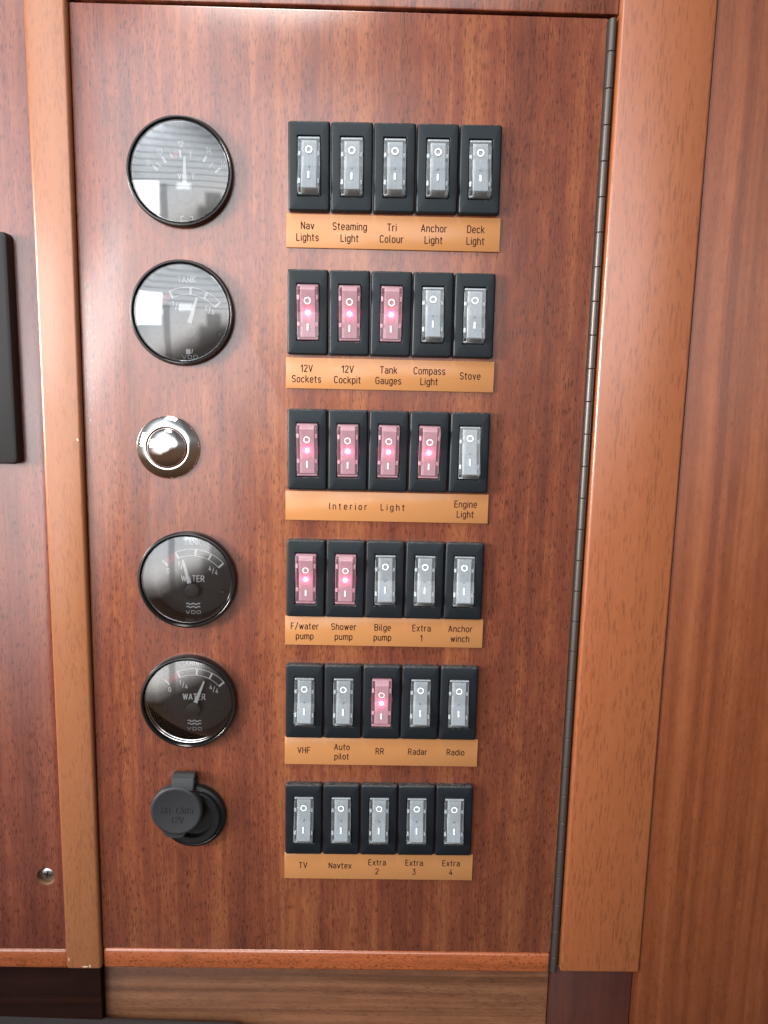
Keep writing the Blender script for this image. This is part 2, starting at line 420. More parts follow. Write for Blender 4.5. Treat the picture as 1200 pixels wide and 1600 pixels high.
GLYPH = {
 ' ': (3.4, []), '/': (4.0, [[(0, -.8), (4.0, 10.6)]]),
 'A': (5.6, [[(0, 0), (2.8, 10), (5.6, 0)], [(.95, 3.0), (4.65, 3.0)]]),
 'B': (4.9, [[(2.6, 5.3), (0, 5.3), (0, 10)] + _a(2.6, 7.65, 2.1, 2.35, 90, -90), [(0, 5.3), (0, 0)] + _a(2.5, 2.65, 2.4, 2.65, -90, 90)]),
 'C': (4.8, [_c(0, 4.8, 0, 10)]),
 'D': (5.0, [[(0, 0), (0, 10)] + _a(2.2, 7.2, 2.8, 2.8, 90, 0) + _a(2.2, 2.8, 2.8, 2.8, 0, -90) + [(0, 0)]]),
 'E': (4.3, [[(4.3, 10), (0, 10), (0, 0), (4.3, 0)], [(0, 5.2), (3.8, 5.2)]]),
 'F': (4.2, [[(4.2, 10), (0, 10), (0, 0)], [(0, 5.0), (3.6, 5.0)]]),
 'G': (5.0, [_a(2.5, 7.4, 2.5, 2.6, 22, 180) + _a(2.5, 2.6, 2.5, 2.6, 180, 360) + [(5.0, 4.9), (2.9, 4.9)]]),
 'H': (5.0, [[(0, 0), (0, 10)], [(5, 0), (5, 10)], [(0, 5.2), (5, 5.2)]]),
 'I': (.2, [[(.1, 0), (.1, 10)]]),
 'K': (5.0, [[(0, 0), (0, 10)], [(4.8, 10), (0, 4.0)], [(1.6, 6.0), (5.0, 0)]]),
 'L': (4.0, [[(0, 10), (0, 0), (4.0, 0)]]),
 'M': (6.4, [[(0, 0), (0, 10), (3.2, 3.4), (6.4, 10), (6.4, 0)]]),
 'N': (5.0, [[(0, 0), (0, 10), (5, 0), (5, 10)]]),
 'O': (5.0, [_o(0, 5.0, 0, 10)]),
 'R': (5.0, [[(0, 0), (0, 10)] + _a(2.6, 7.4, 2.2, 2.6, 90, -90) + [(0, 4.8)], [(2.4, 4.8), (5.0, 0)]]),
 'S': (4.8, [_s(0, 4.8, 0, 10)]),
 'T': (5.0, [[(0, 10), (5, 10)], [(2.5, 10), (2.5, 0)]]),
 'V': (5.2, [[(0, 10), (2.6, 0), (5.2, 10)]]),
 'W': (7.6, [[(0, 10), (1.9, 0), (3.8, 9.4), (5.7, 0), (7.6, 10)]]),
 'a': (4.2, [_a(2.1, 5.1, 2.1, 2.1, 150, 0) + [(4.2, 0)], [(4.2, 4.2)] + _a(1.9, 2.1, 1.9, 2.1, 90, 270) + _a(2.0, 2.3, 2.2, 2.3, 270, 350, 5)]),
 'd': (4.2, [_o(0, 4.2, 0, 7.2), [(4.2, 10), (4.2, 0)]]),
 'c': (3.9, [_c(0, 3.9, 0, 7.2)]),
 'e': (4.2, [[(0, 3.7), (4.2, 3.7)] + _a(2.1, 5.0, 2.1, 2.2, 0, 180) + _a(2.1, 2.2, 2.1, 2.2, 180, 325)]),
 'g': (4.2, [_o(0, 4.2, 0, 7.2), [(4.2, 7.2), (4.2, -.6)] + _a(2.1, -.8, 2.1, 2.1, 0, -150)]),
 'h': (4.2, [[(0, 0), (0, 10)], _arch(0, 4.2)]),
 'i': (.2, [[(.1, 0), (.1, 7.2)], [(.1, 9.5), (.1, 9.9)]]),
 'k': (4.2, [[(0, 0), (0, 10)], [(3.9, 7.2), (0, 2.8)], [(1.5, 4.4), (4.2, 0)]]),
 'l': (1.2, [[(.1, 10), (.1, 1.4)] + _a(1.3, 1.3, 1.2, 1.3, 180, 260, 5)]),
 'm': (7.0, [[(0, 0), (0, 7.2)], _arch(0, 3.5), _arch(3.5, 7.0)]),
 'n': (4.2, [[(0, 0), (0, 7.2)], _arch(0, 4.2)]),
 'o': (4.2, [_o(0, 4.2, 0, 7.2)]),
 'p': (4.2, [_o(0, 4.2, 0, 7.2), [(0, 7.2), (0, -2.9)]]),
 'r': (2.6, [[(0, 0), (0, 7.2)], [(0, 5.0)] + _a(2.0, 5.2, 2.0, 2.0, 165, 72, 6)]),
 's': (3.8, [_s(0, 3.8, 0, 7.2)]),
 't': (2.8, [[(1.0, 9.4), (1.0, 1.5)] + _a(2.4, 1.5, 1.4, 1.5, 180, 265, 5), [(-.3, 7.2), (2.7, 7.2)]]),
 'u': (4.2, [[(0, 7.2), (0, 2.1)] + _a(2.1, 2.1, 2.1, 2.1, 180, 345), [(4.2, 7.2), (4.2, 0)]]),
 'v': (4.2, [[(0, 7.2), (2.1, 0), (4.2, 7.2)]]),
 'w': (6.2, [[(0, 7.2), (1.55, 0), (3.1, 6.8), (4.65, 0), (6.2, 7.2)]]),
 'x': (4.2, [[(0, 0), (4.2, 7.2)], [(0, 7.2), (4.2, 0)]]),
 '0': (4.6, [_o(0, 4.6, 0, 10)]),
 '1': (2.4, [[(0, 7.6), (2.2, 10), (2.2, 0)]]),
 '2': (4.6, [_a(2.3, 7.6, 2.3, 2.4, 165, -25) + [(0, 0), (4.6, 0)]]),
 '3': (4.6, [[(.2, 10), (4.4, 10), (2.0, 6.0)] + _a(2.2, 3.0, 2.4, 3.0, 80, -150)]),
 '4': (4.8, [[(3.2, 10), (0, 2.4), (4.8, 2.4)], [(3.5, 5.2), (3.5, 0)]]),
 '6': (4.6, [_o(0, 4.6, 0, 6.2), [(.15, 4.0), (3.2, 10)]]),
 '8': (4.6, [_o(.2, 4.4, 5.2, 10), _o(0, 4.6, 0, 5.4)]),
}
def sweep(bm, pts, wd, y, dep):
    """a flat rounded bead of width wd along the outline pts (x, z), standing dep out from y"""
    out = [pts[0]]
    for p in pts[1:]:
        if math.hypot(p[0] - out[-1][0], p[1] - out[-1][1]) > wd * .08: out.append(p)
    pts = out
    closed = len(pts) > 3 and math.hypot(pts[0][0] - pts[-1][0], pts[0][1] - pts[-1][1]) < wd * .5
    if closed: pts = pts[:-1] if math.hypot(pts[0][0] - pts[-1][0], pts[0][1] - pts[-1][1]) < wd * .3 else pts
    for i in range(1, len(pts) - 1):
        ax, az, bx, bz = pts[i][0] - pts[i - 1][0], pts[i][1] - pts[i - 1][1], pts[i + 1][0] - pts[i][0], pts[i + 1][1] - pts[i][1]
        if ax * bx + az * bz < .55 * math.hypot(ax, az) * math.hypot(bx, bz):
            sweep(bm, pts[:i + 1], wd, y, dep); sweep(bm, pts[i:] + ([pts[0]] if closed else []), wd, y, dep); return
    n = len(pts); rows = []
    def unit(p, q):
        l = math.hypot(q[0] - p[0], q[1] - p[1]) or 1; return ((q[0] - p[0]) / l, (q[1] - p[1]) / l)
    for i, p in enumerate(pts):
        a = unit(pts[i - 1], p) if (i or closed) else unit(p, pts[1])
        b = unit(p, pts[(i + 1) % n]) if (i < n - 1 or closed) else a
        t = (a[0] + b[0], a[1] + b[1]); l = math.hypot(*t)
        t = (t[0] / l, t[1] / l) if l > .05 else a
        k = min(1 / max(.35, t[0] * a[0] + t[1] * a[1]), 1.9)
        rows.append((p, (-t[1], t[0]), wd / 2 * k))
    if not closed:
        (p, nn, h), (q, mm, g) = rows[0], rows[-1]
        ta, tb = (nn[1], -nn[0]), (mm[1], -mm[0])
        rows = [((p[0] - ta[0] * wd * e, p[1] - ta[1] * wd * e), nn, wd / 2 * f) for e, f in ((.30, .45), (.18, .85))] + rows + \
               [((q[0] + tb[0] * wd * e, q[1] + tb[1] * wd * e), mm, wd / 2 * f) for e, f in ((.18, .85), (.30, .45))]
    prof = ((-1, 0), (-.86, .85), (-.4, 1), (.4, 1), (.86, .85), (1, 0))
    vs = [[bm.verts.new((p[0] + nn[0] * h * c, y - dep * e, p[1] + nn[1] * h * c)) for c, e in prof] for p, nn, h in rows]
    pairs = list(zip(vs, vs[1:])) + ([(vs[-1], vs[0])] if closed else [])
    for a, b in pairs:
        for i in range(5): bm.faces.new((a[i], a[i + 1], b[i + 1], b[i]))
    if not closed: bm.faces.new(vs[0]); bm.faces.new(vs[-1][::-1])
def text_bm(bm, s, cx, cz, cap, y, sx=1.0, bold=1.6, spacing=1.0, width=None, rot=0.0, thick=.05):
    """lettering in mm; cap = capital height; bold = stroke width in tenths of the capital height"""
    gap = 2.2 * spacing + (bold - 1.15)
    x = 0; items = []
    for ch in s:
        w, st = GLYPH[ch]
        items.append((x, st)); x += w + gap
    tot = x - gap; k = cap / 10
    if width: sx = width / (tot * k + bold * k)
    ca, sa = math.cos(rot), math.sin(rot)
    for x0, st in items:
        for line in st:
            pts = []
            for px, pz in line:
                X = (px + x0 - tot / 2) * k * sx; Z = (pz - 5) * k
                pts.append((cx + X * ca - Z * sa, cz + X * sa + Z * ca))
            sweep(bm, pts, bold * k, y, thick)

def cut_holes(o, holes, depth=40, mat_index=None):
    """round holes (x, z, radius, y_end) bored from the front into a board"""
    for x, z, r, y1 in holes:
        bm = bmesh.new(); lathe(bm, [(r, -20), (r, y1)], 96, x, z, True, True)
        c = build('cutter', bm, RAW, o.parent)
        md = o.modifiers.new('bore', 'BOOLEAN'); md.object = c; md.operation = 'DIFFERENCE'; md.solver = 'EXACT'
        bpy.context.view_layer.update()
        dg = bpy.context.evaluated_depsgraph_get()
        me = bpy.data.meshes.new_from_object(o.evaluated_get(dg))
        o.modifiers.clear()
        old = o.data; o.data = me; bpy.data.meshes.remove(old)
        cm = c.data; bpy.data.objects.remove(c); bpy.data.meshes.remove(cm)
    smooth(o.data)

def board(name, u0, u1, v0, v1, w0, w1, mat, bev=.6, parent=None, seg=2):
    bm = bmesh.new(); add_box(bm, u0, u1, w0, w1, -v1, -v0, bev, seg)
    return build(name, bm, mat, parent)

# ------------------------------------------------------------------ joinery round the panel
GAUGES = [(-105, -127.9), (-105.2, -47.6), (-104.8, 116.8), (-105.2, 197.8)]

door = thing('panel_door', 0, 393)
tag(door, 'dark mahogany hinged panel door carrying the gauges and switches', 'panel door')
Z0 = 393
leaf = board('door_leaf', -167.3, 141.0, -218.8 - Z0, 377.6 - Z0, 0, 16, MAHOG, .7, door)
cut_holes(leaf, [(u, Z0 - v, 28.9, 30) for u, v in GAUGES])
bm = bmesh.new()
add_box(bm, -167.3, 141.0, -.5, 16, 0, 15.2, 2.2, 3)
build('bottom_lipping', bm, MAHOG_LIP, door)
# piano hinge: long leaf plus its knuckles
bm = bmesh.new(); add_box(bm, 141.15, 141.9, .6, 15, 1, 611.5)
hinge = build('piano_hinge', bm, HINGE, door)
v = -218.4; joint = -200.6; k = 0
while v < 391:
    nxt = min(joint, 391.6)
    bm = bmesh.new()
    lathe(bm, [(1.9, 0), (2.15, .25), (2.15, nxt - v - .55), (1.9, nxt - v - .3)], 20, 0, 0, True, True)
    bm.transform(Matrix.Rotation(math.radians(90), 4, 'X'))     # barrel stands upright
    bm.transform(Matrix.Translation((143.75, -.6, Z0 - nxt + .15)))
    build('knuckle', bm, HINGE, hinge)
    v = nxt; joint += 20.0; k += 1
bm = bmesh.new(); lathe(bm, [(1.2, 0), (1.2, 4)], 12, 0, 0, True, True)
bm.transform(Matrix.Rotation(math.radians(90), 4, 'X')); bm.transform(Matrix.Translation((143.75, -.6, 1.2)))
build('hinge_pin', bm, STEEL, hinge)

trim = board('trim_strip', -191.9, -167.7, -300, 391.8, -3.6, 14, PALE, 2.2, None, 4)
for cx, cz, rx, rz in ((-189.4, -384.0, .5, 1.6), (-178.6, -389.4, 2.2, .7), (-175.4, -389.0, .7, 1.3), (-170.2, -29.5, .8, .8)):
    bm = bmesh.new()
    n = 11
    pts = [(cx + rx * math.cos(2 * math.pi * i / n) * random.uniform(.6, 1.1), cz + rz * math.sin(2 * math.pi * i / n) * random.uniform(.6, 1.1)) for i in range(n)]
    prism(bm, pts, -3.66, -2.8)
    build('lacquer_chip', bm, CHIP, trim)
tag(trim, 'pale wood vertical trim strip left of the panel door', 'trim')
post = board('door_post', 146.9, 201.6, -300, 387.5, -6, 30, POST, 1.6, None, 3)
tag(post, 'wide pale wood post right of the piano hinge', 'post')
rail = board('top_rail', -166.4, 146.6, -320, -220.4, -1.2, 16, RAIL, 1.0)
tag(rail, 'dark mahogany rail across the top above the panel door', 'rail')
left = board('left_panel', -420, -191.5, -320, 379, 0, 16, MAHOG_LEFT, .6)
tag(left, 'dark mahogany board left of the pale trim strip', 'panel')
cut_holes(left, [(-204.0, -324.9, 6.2, 4.6)])
# the bored hole shows bare wood
left.data.materials.append(RAW)
for p in left.data.polygons:
    c = p.center / MM
    if math.hypot(c.x + 204, c.z + 324.9) < 6.6 and (abs(p.normal.y) < .6 or c.y > 1): p.material_index = len(left.data.materials) - 1
bm = bmesh.new(); add_box(bm, -420, -191.5, -.5, 16, -394, -379.2, 2.2, 3)
o = build('bottom_lipping', bm, MAHOG_LIP, left)

side = board('side_panel', 201.9, 420, -340, 560, -4.8, 20, SIDE, .5)
tag(side, 'brown mahogany board right of the pale post', 'panel')
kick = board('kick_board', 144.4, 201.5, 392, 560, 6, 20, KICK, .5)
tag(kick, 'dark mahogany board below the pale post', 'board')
base = board('base_board', -300, 143.9, 396, 560, 12, 30, BASE, .5)
tag(base, 'recessed brown board with horizontal grain under the panel door', 'board')
shade_board = board('corner_shade_board', -330, -171, 394.6, 560, 4, 11.7, SHADE_BLACK, 1.5)  # added board; its colour stands in for the soft shadow in this corner
tag(shade_board, 'added near-black board standing in for the shadow under the left mahogany board', 'board')
back = board('carcass_back', -230, 170, -330, 379, 22, 30, DARKGAP)
tag(back, 'dark cabinet interior seen in the gaps round the panel door', 'cabinet interior')
cush = bmesh.new(); add_box(cush, -420, -60, -40, 10, -520, -441.5, 7, 4)
cush.transform(Matrix.Rotation(math.radians(1.6), 4, 'Y'))
cush = build('seat_cushion', cush, GREY)
tag(cush, 'grey fabric cushion edge at the bottom left corner', 'cushion')

# ------------------------------------------------------------------ black box on the left board, screw
bx = thing('instrument_box', -238, 46)
tag(bx, 'black plastic instrument case at the left edge', 'instrument')
bm = bmesh.new()
loops(bm, [rrect(33, 68, 3, 0, 0, 69), rrect(33, 68, 3, -7, 0, 69), rrect(32.4, 67.4, 3, -8.6, 0, 69), rrect(31, 66, 3, -9.2, 0, 69)], True, True)
build('case', bm, BLACK_BOX, bx)
bm = bmesh.new(); add_box(bm, -28, 22, -9.5, -9.1, 10, 128, .1, 1)
build('front_plate', bm, BLACK_BOX, bx)

sc = thing('screw', -204, 324.9)
tag(sc, 'steel cross head screw sunk in a hole near the lower left', 'screw')
bm = bmesh.new()
lathe(bm, [(4.6, 4.5), (4.75, 3.6), (4.6, 3.0), (4.1, 2.6), (2.5, 2.3), (.05, 2.2)], 40, 0, 0, True, True)
build('screw_head', bm, STEEL, sc)
bm = bmesh.new()
for a in (12, 102):
    t = bmesh.new(); add_box(t, -2.5, 2.5, 2.05, 2.6, -.55, .55)
    t.transform(Matrix.Rotation(math.radians(a), 4, 'Y'))
    me = bpy.data.meshes.new('t'); t.to_mesh(me); t.free(); bm.from_mesh(me); bpy.data.meshes.remove(me)
build('cross_slot', bm, DARKGAP, sc)

# ------------------------------------------------------------------ rocker switches
PITCH = 25.0
H = 49.9
def bezel_mesh():
    bm = bmesh.new()
    hx, hz = 12.2, H / 2
    ax, az = 6.85, 16.9
    loops(bm, [rrect(hx, hz, 1.5, 0), rrect(hx, hz, 1.5, -3.3), rrect(hx - .25, hz - .25, 1.4, -4.1), rrect(hx - .8, hz - .8, 1.2, -4.6),
               rrect(hx - 1.15, hz - 1.15, 1.1, -4.7), rrect(ax + .25, az + .25, .6, -4.7), rrect(ax, az, .5, -4.45), rrect(ax, az, .5, -.6)], False, True)
    return bm
def rocker_parts(lit, parent):
    s = -1 if lit else 1            # the lit rocker is the same one tipped the other way
    hx = 6.45
    prof = [(16.45, -3.6), (16.2, -4.6), (15.5, -5.05), (.5, -5.7), (-.5, -5.8), (-12.4, -9.35), (-13.2, -9.4), (-16.2, -5.4), (-16.45, -4.4)]
    bm = bmesh.new()
    back = [(-16.0, -1.0), (16.0, -1.0)]
    out = [(z * s, y) for z, y in prof + back]
    a = [bm.verts.new((-hx, y, z)) for z, y in out]; b = [bm.verts.new((hx, y, z)) for z, y in out]
    n = len(out); bm.faces.new(a); bm.faces.new(b[::-1])
    for i in range(n): bm.faces.new((a[i], a[(i + 1) % n], b[(i + 1) % n], b[i]))
    bmesh.ops.recalc_face_normals(bm, faces=bm.faces)
    bmesh.ops.bevel(bm, geom=[e for e in bm.edges if abs(e.verts[0].co.x - e.verts[1].co.x) < .01 and min(e.verts[0].co.y, e.verts[1].co.y) < -2], offset=.35, segments=2, affect='EDGES')
    rk = build('rocker', bm, CLEAR_LIT if lit else CLEAR, parent, 25)
    # frosted insert inside the clear shell
    bm = bmesh.new()
    ix = 4.35
    ip = [(14.4, -3.9), (.3, -4.3), (-.3, -4.4), (-12.7, -8.5), (-15.7, -5.0)]
    f = [(z * s, y) for z, y in ip]
    ring = f + [(z * s, y + 1.2) for z, y in ip[::-1]]
    a = [bm.verts.new((-ix, y, z)) for z, y in ring]; b = [bm.verts.new((ix, y, z)) for z, y in ring]
    n = len(ring); bm.faces.new(a); bm.faces.new(b[::-1])
    for i in range(n): bm.faces.new((a[i], a[(i + 1) % n], b[(i + 1) % n], b[i]))
    for sx in (-1, 1):              # moulded pips and edge rails either side
        add_box(bm, sx * 5.5 - .8, sx * 5.5 + .8, -4.9, -3.2, s * 7 - 1.2, s * 7 + 1.2, .3, 1)
        add_box(bm, sx * 5.6 - .6, sx * 5.6 + .6, -6.2, -4.4, s * -8.5 - 1.4, s * -8.5 + 1.4, .3, 1)
        add_box(bm, sx * 6.2 - .12, sx * 6.2 + .12, -4.2, -2.0, -15 if s > 0 else -13, 13 if s > 0 else 15)
    add_box(bm, -6.1, 6.1, -4.6, -2.5, *sorted((s * 15.2, s * 16.0)))
    add_box(bm, -6.1, 6.1, -5.4, -3, *sorted((s * -15.0, s * -15.9)))
    build('frosted_insert', bm, INSERT_LIT if lit else INSERT, rk)
    # O and I
    def surf(z):                    # height of the rocker face and its slope at z
        zz = z * s
        P = [(-12.4, -9.35), (-.5, -5.8), (.5, -5.7), (15.5, -5.05)]
        for (z0, y0), (z1, y1) in zip(P, P[1:]):
            if z0 <= zz <= z1: return y0 + (y1 - y0) * (zz - z0) / (z1 - z0), (y1 - y0) / (z1 - z0) * s
    for nm, zc in (('off_mark', 6.3 if lit else 8.9), ('on_mark', -8.9 if lit else -5.6)):
        bm = bmesh.new()
        if nm == 'off_mark': ring_flat(bm, 0, 0, 1.42, 2.02, -.12, 0, 36)
        else: add_box(bm, -.42, .42, -.12, 0, -1.9, 1.9)
        y, sl = surf(zc)
        for q in bm.verts:
            q.co = Vector((q.co.x, y + q.co.y + q.co.z * sl, zc + q.co.z))
        build(nm, bm, WHITE, rk)
    bm = bmesh.new()
    bmesh.ops.create_uvsphere(bm, u_segments=20, v_segments=12, radius=1.0 if lit else .8)
    bm.transform(Matrix.Translation((0, -4.75, -.6 * s if not lit else -.4)))
    build('indicator_lamp', bm, LED_ON if lit else LED_OFF, rk)
def make_switch(lit):
    t = thing('rocker_switch', 0, 0)
    build('bezel', bezel_mesh(), BLACK, t)
    rocker_parts(lit, t)
    return t
def copy_tree(o, parent=None):
    c = o.copy(); COL.objects.link(c)
    if parent is not None: c.parent = parent
    for ch in list(o.children): copy_tree(ch, c)
    return c
PROTO = {False: make_switch(False), True: make_switch(True)}
USED = {False: False, True: False}

ROWS = [   # left edge, top edge, tilt, plate top, plate bottom, captions, lit switches
    (-42.2, -157.6, -.7, (-106.9, -87.6), [['Nav', 'Lights'], ['Steaming', 'Light'], ['Tri', 'Colour'], ['Anchor', 'Light'], ['Deck', 'Light']], ()),
    (-42.3, -74.7, -.3, (-23.3, -4.7), [['12V', 'Sockets'], ['12V', 'Cockpit'], ['Tank', 'Gauges'], ['Compass', 'Light'], ['Stove']], (0, 1, 2)),
    (-42.0, 7.7, -.15, (58.5, 77.0), None, (0, 1, 2, 3)),
    (-42.3, 89.1, 0.0, (139.3, 158.5), [['F/water', 'pump'], ['Shower', 'pump'], ['Bilge', 'pump'], ['Extra', '1'], ['Anchor', 'winch']], (0, 1)),
    (-42.6, 170.9, -.3, (221.3, 240.4), [['VHF'], ['Auto', 'pilot'], ['RR'], ['Radar'], ['Radio']], (2,)),
    (-42.6, 253.4, -.5, (303.7, 322.7), [['TV'], ['Navtex'], ['Extra', '2'], ['Extra', '3'], ['Extra', '4']], ()),
]
ORD = ['first', 'second', 'third', 'fourth']
for ri, (x0, y0, dy, (pt, pb), caps, lit) in enumerate(ROWS):
    rot = math.atan2(dy, 125.0)
    for c in range(5):
        on = c in lit
        if USED[on]: o = copy_tree(PROTO[on])
        else: o = PROTO[on]; USED[on] = True
        o.location = ((x0 + PITCH * (c + .5)) * MM, 0, -(y0 + H / 2 + dy * (c + .5) / 5) * MM)
        o.rotation_euler = (0, rot + random.uniform(-.005, .005), 0)
        for ch in o.children:
            if ch.name.startswith('rocker'):
                ch.rotation_euler = (random.uniform(-.022, .022), random.uniform(-.006, .006), random.uniform(-.02, .02))
        if ri == 2:
            lab = ('glowing pink rocker switch, %s from the left above the words Interior Light' % ORD[c]) if c < 4 else 'unlit clear rocker switch above the words Engine Light'
        else:
            lab = ('glowing pink' if on else 'unlit clear') + ' rocker switch above the word%s ' % ('s' if len(caps[c]) > 1 else '') + ' '.join(caps[c])
        tag(o, lab, 'switch', 'black rocker switches on the panel door')

PLATE_LABEL = ['tan label plate reading Nav Lights to Deck Light', 'tan label plate reading 12V Sockets to Stove', 'tan label plate reading Interior Light and Engine Light',
               'tan label plate reading F/water pump to Anchor winch', 'tan label plate reading VHF to Radio', 'tan label plate reading TV to Extra 4']
for ri, (x0, y0, dy, (pt, pb), caps, lit) in enumerate(ROWS):
    t = thing('label_plate', 20.5, pb)
    t.rotation_euler = (0, math.atan2(dy, 125.0) * .5, 0)
    tag(t, PLATE_LABEL[ri], 'label plate', 'tan label plates under the switches')
    bm = bmesh.new(); add_box(bm, -63.6, 63.6, -1.5, 0, 0, pb - pt, .28, 2)
    build('plate', bm, PLATE, t)
    hgt = pb - pt
    def cap_part(lines, xc, **kw):
        bm = bmesh.new()
        zs = [hgt * .52] if len(lines) == 1 else [hgt * .655, hgt * .31]
        for s, z in zip(lines, zs): text_bm(bm, s, xc, z, 3.95, -1.49, **kw)
        build('caption', bm, INK, t)
    if caps:
        for c in range(5): cap_part(caps[c], -62.7 + PITCH * (c + .5) - .8, sx=1.0)
    else:
        bm = bmesh.new(); text_bm(bm, 'Interior  Light', -12.6, hgt * .5, 3.8, -1.49, width=47.5, spacing=2.3)
        build('caption', bm, INK, t)
        cap_part(['Engine', 'Light'], 49.3, sx=1.0)

# ------------------------------------------------------------------ gauges
DW = 12.0        # dial lies this far behind the door face
PIV = (0.0, -9.7)
def pol(r, a): return (PIV[0] + r * math.sin(math.radians(a)), PIV[1] + r * math.cos(math.radians(a)))
def gauge(name, u, v, label, kind, needle, rot=0.0):
    t = thing(name, u, v, 0, rot)
    tag(t, label, 'gauge', 'round black gauges on the panel door')
    bm = bmesh.new()
    lathe(bm, [(28.6, 4), (28.6, -3.4), (29.0, -4.6), (29.6, -5.2), (30.3, -5.1), (30.85, -4.5), (31.1, -3.4), (31.2, -.2), (31.2, 0)], 128)
    build('bezel', bm, GLOSSBLACK, t)
    bm = bmesh.new(); lathe(bm, [(28.55, -2.9), (28.4, -3.3), (28.0, -3.2), (27.9, -2.8), (28.5, -2.7)], 128)
    build('trim_ring', bm, TRIM, t)
    bm = bmesh.new(); lathe(bm, [(28.55, -2.9), (27.5, -2.8), (27.3, DW - 1.2), (26.6, DW - .1)], 128)
    build('inner_wall', bm, WALLBLACK, t)
    R = 170.0; a1 = math.asin(28.3 / R); y0 = -4.3
    N = 10
    dome = [(R * math.sin(a1 * (1 - i / N)) + (1e-3 if i == N else 0), y0 - (R * math.cos(a1 * (1 - i / N)) - R * math.cos(a1))) for i in range(N + 1)]
    bm = bmesh.new(); lathe(bm, dome, 128, cap_last=True)
    lathe(bm, [(r * .985, y + 1.1) for r, y in dome], 128, cap_last=True)
    lathe(bm, [dome[0], (dome[0][0] * .985, dome[0][1] + 1.1)], 128)
    bmesh.ops.remove_doubles(bm, verts=bm.verts, dist=1e-4)
    build('glass', bm, GLASS, t, 60)
    bm = bmesh.new(); lathe(bm, [(27.4, DW + 1), (27.4, DW), (.01, DW)], 96, cap_first=True)
    dial = build('dial', bm, DIAL, t)
    yA, yB = DW - .15, DW + .05
    # scale
    bm = bmesh.new()
    if kind == 'volt':
        for a in (-50, -33, -8, 28, 51.5): stroke(bm, pol(22.2, a), pol(26.2, a), 1.15, yA, yB)
        for a in (-43, -21, 6.5, 40): stroke(bm, pol(22.4, a), pol(25.6, a), .5, yA, yB)
    else:
        ticks = (-46, -24, 5, 27.5, 48.6)
        for a in ticks: stroke(bm, pol(22.2, a), pol(26.9, a), 1.2, yA, yB)
        arc_band(bm, PIV, 26.5, 26.9, -24, 48.6, yA + .03, yB)
        arc_band(bm, PIV, 22.2, 22.55, -24, 48.6, yA + .03, yB)
    build('scale', bm, WHITE, dial)
    bm = bmesh.new()
    a0, a1_ = (-19.5, -10.5) if kind == 'volt' else (-44, -26)
    n = 5 if kind == 'volt' else 8
    for i in range(n):
        a = a0 + (a1_ - a0) * (i + .5) / n
        stroke(bm, pol(22.4, a - 2.5), pol(26.6, a + 2.5), .42 if kind == 'volt' else .55, yA, yB)
    build('red_zone', bm, REDP, dial)
    # figures
    bm = bmesh.new()
    if kind == 'volt':
        for s, a, r in (('8', -51, 29.2), ('10', -33, 29.6), ('12', -6, 29.8), ('14', 27, 29.8), ('16', 50, 29.0)):
            x, z = pol(r, a); text_bm(bm, s, x, z, 3.2, DW, thick=.14, bold=1.35)
    else:
        text_bm(bm, '0', -16.0, 2.3, 3.0, DW, thick=.14, bold=1.6)
        for x, z, p, q in ((-7.0, 5.8, '1', '4'), (13.3, 3.0, '4', '4')):
            text_bm(bm, p, x - 2.1, z + 1.35, 2.9, DW, thick=.14, bold=1.6)
            stroke(bm, (x - .55, z - 2.1), (x + .5, z + 1.9), .42, yA, yB)
            text_bm(bm, q, x + 2.0, z - 1.2, 2.9, DW, thick=.14, bold=1.6)
    build('figures', bm, WHITE, dial)
    bm = bmesh.new()
    if kind == 'volt': text_bm(bm, 'VOLT', 0, 1.4, 3.2, DW, thick=.14, width=10.6, bold=1.6)
    else: text_bm(bm, 'TANK', 0, 21.6, 3.5, DW, thick=.14, width=11.2, bold=1.6)
    build('title', bm, WHITE, dial)
    if kind == 'water':
        bm = bmesh.new(); text_bm(bm, 'WATER', 0, -2.6, 3.9, DW, thick=.14, width=15.2, bold=1.6)
        build('title', bm, WHITE, dial)
    bm = bmesh.new()
    if kind == 'water':
        for zc in (-19.6, -21.7):
            pts = [(-4.5 + 9 * i / 24, zc + .42 * math.sin(i / 24 * math.pi * 5)) for i in range(25)]
            for p, q in zip(pts, pts[1:]): stroke(bm, p, (q[0] + .05, q[1]), .75, yA, yB)
    elif kind == 'volt':
        for p, q in (((-3.6, -24.3), (3.6, -24.3)), ((-3.6, -21.6), (-3.6, -24.3)), ((3.6, -21.6), (3.6, -24.3)), ((-3.6, -21.6), (-1.8, -21.6)), ((1.8, -21.6), (3.6, -21.6))):
            stroke(bm, p, q, .45, yA, yB)
    else:
        add_box(bm, -2.2, .6, yA, yB, -23.4, -20.4); stroke(bm, (1.3, -23), (1.9, -20.8), .45, yA, yB); stroke(bm, (2.2, -20.8), (1.6, -20.4), .4, yA, yB)
    build('symbol', bm, WHITE, dial)
    bm = bmesh.new(); text_bm(bm, 'VDO', 0, -25.2, 2.1, DW, thick=.14, width=10.2, bold=1.6)
    build('maker_mark', bm, WHITE, dial)
    for sx in (-1, 1):
        bm = bmesh.new(); lathe(bm, [(2.0, DW + .05), (2.0, DW - .5), (1.6, DW - .7), (1.3, DW - .3), (.05, DW - .3)], 28, sx * 19, -11.4)
        build('dial_screw', bm, HUBM, dial)
    bm = bmesh.new()
    p, q = pol(2, needle), pol(21.2, needle)
    stroke(bm, p, q, 3.0, DW - 4.6, DW - 4.1, 1.0)
    build('needle', bm, WHITE, t)
    bm = bmesh.new(); lathe(bm, [(5.3, DW), (5.3, DW - 4.5), (4.9, DW - 5.3), (4.0, DW - 5.6), (.05, DW - 5.7)], 48, *PIV)
    build('hub', bm, HUBM, t)
    return t
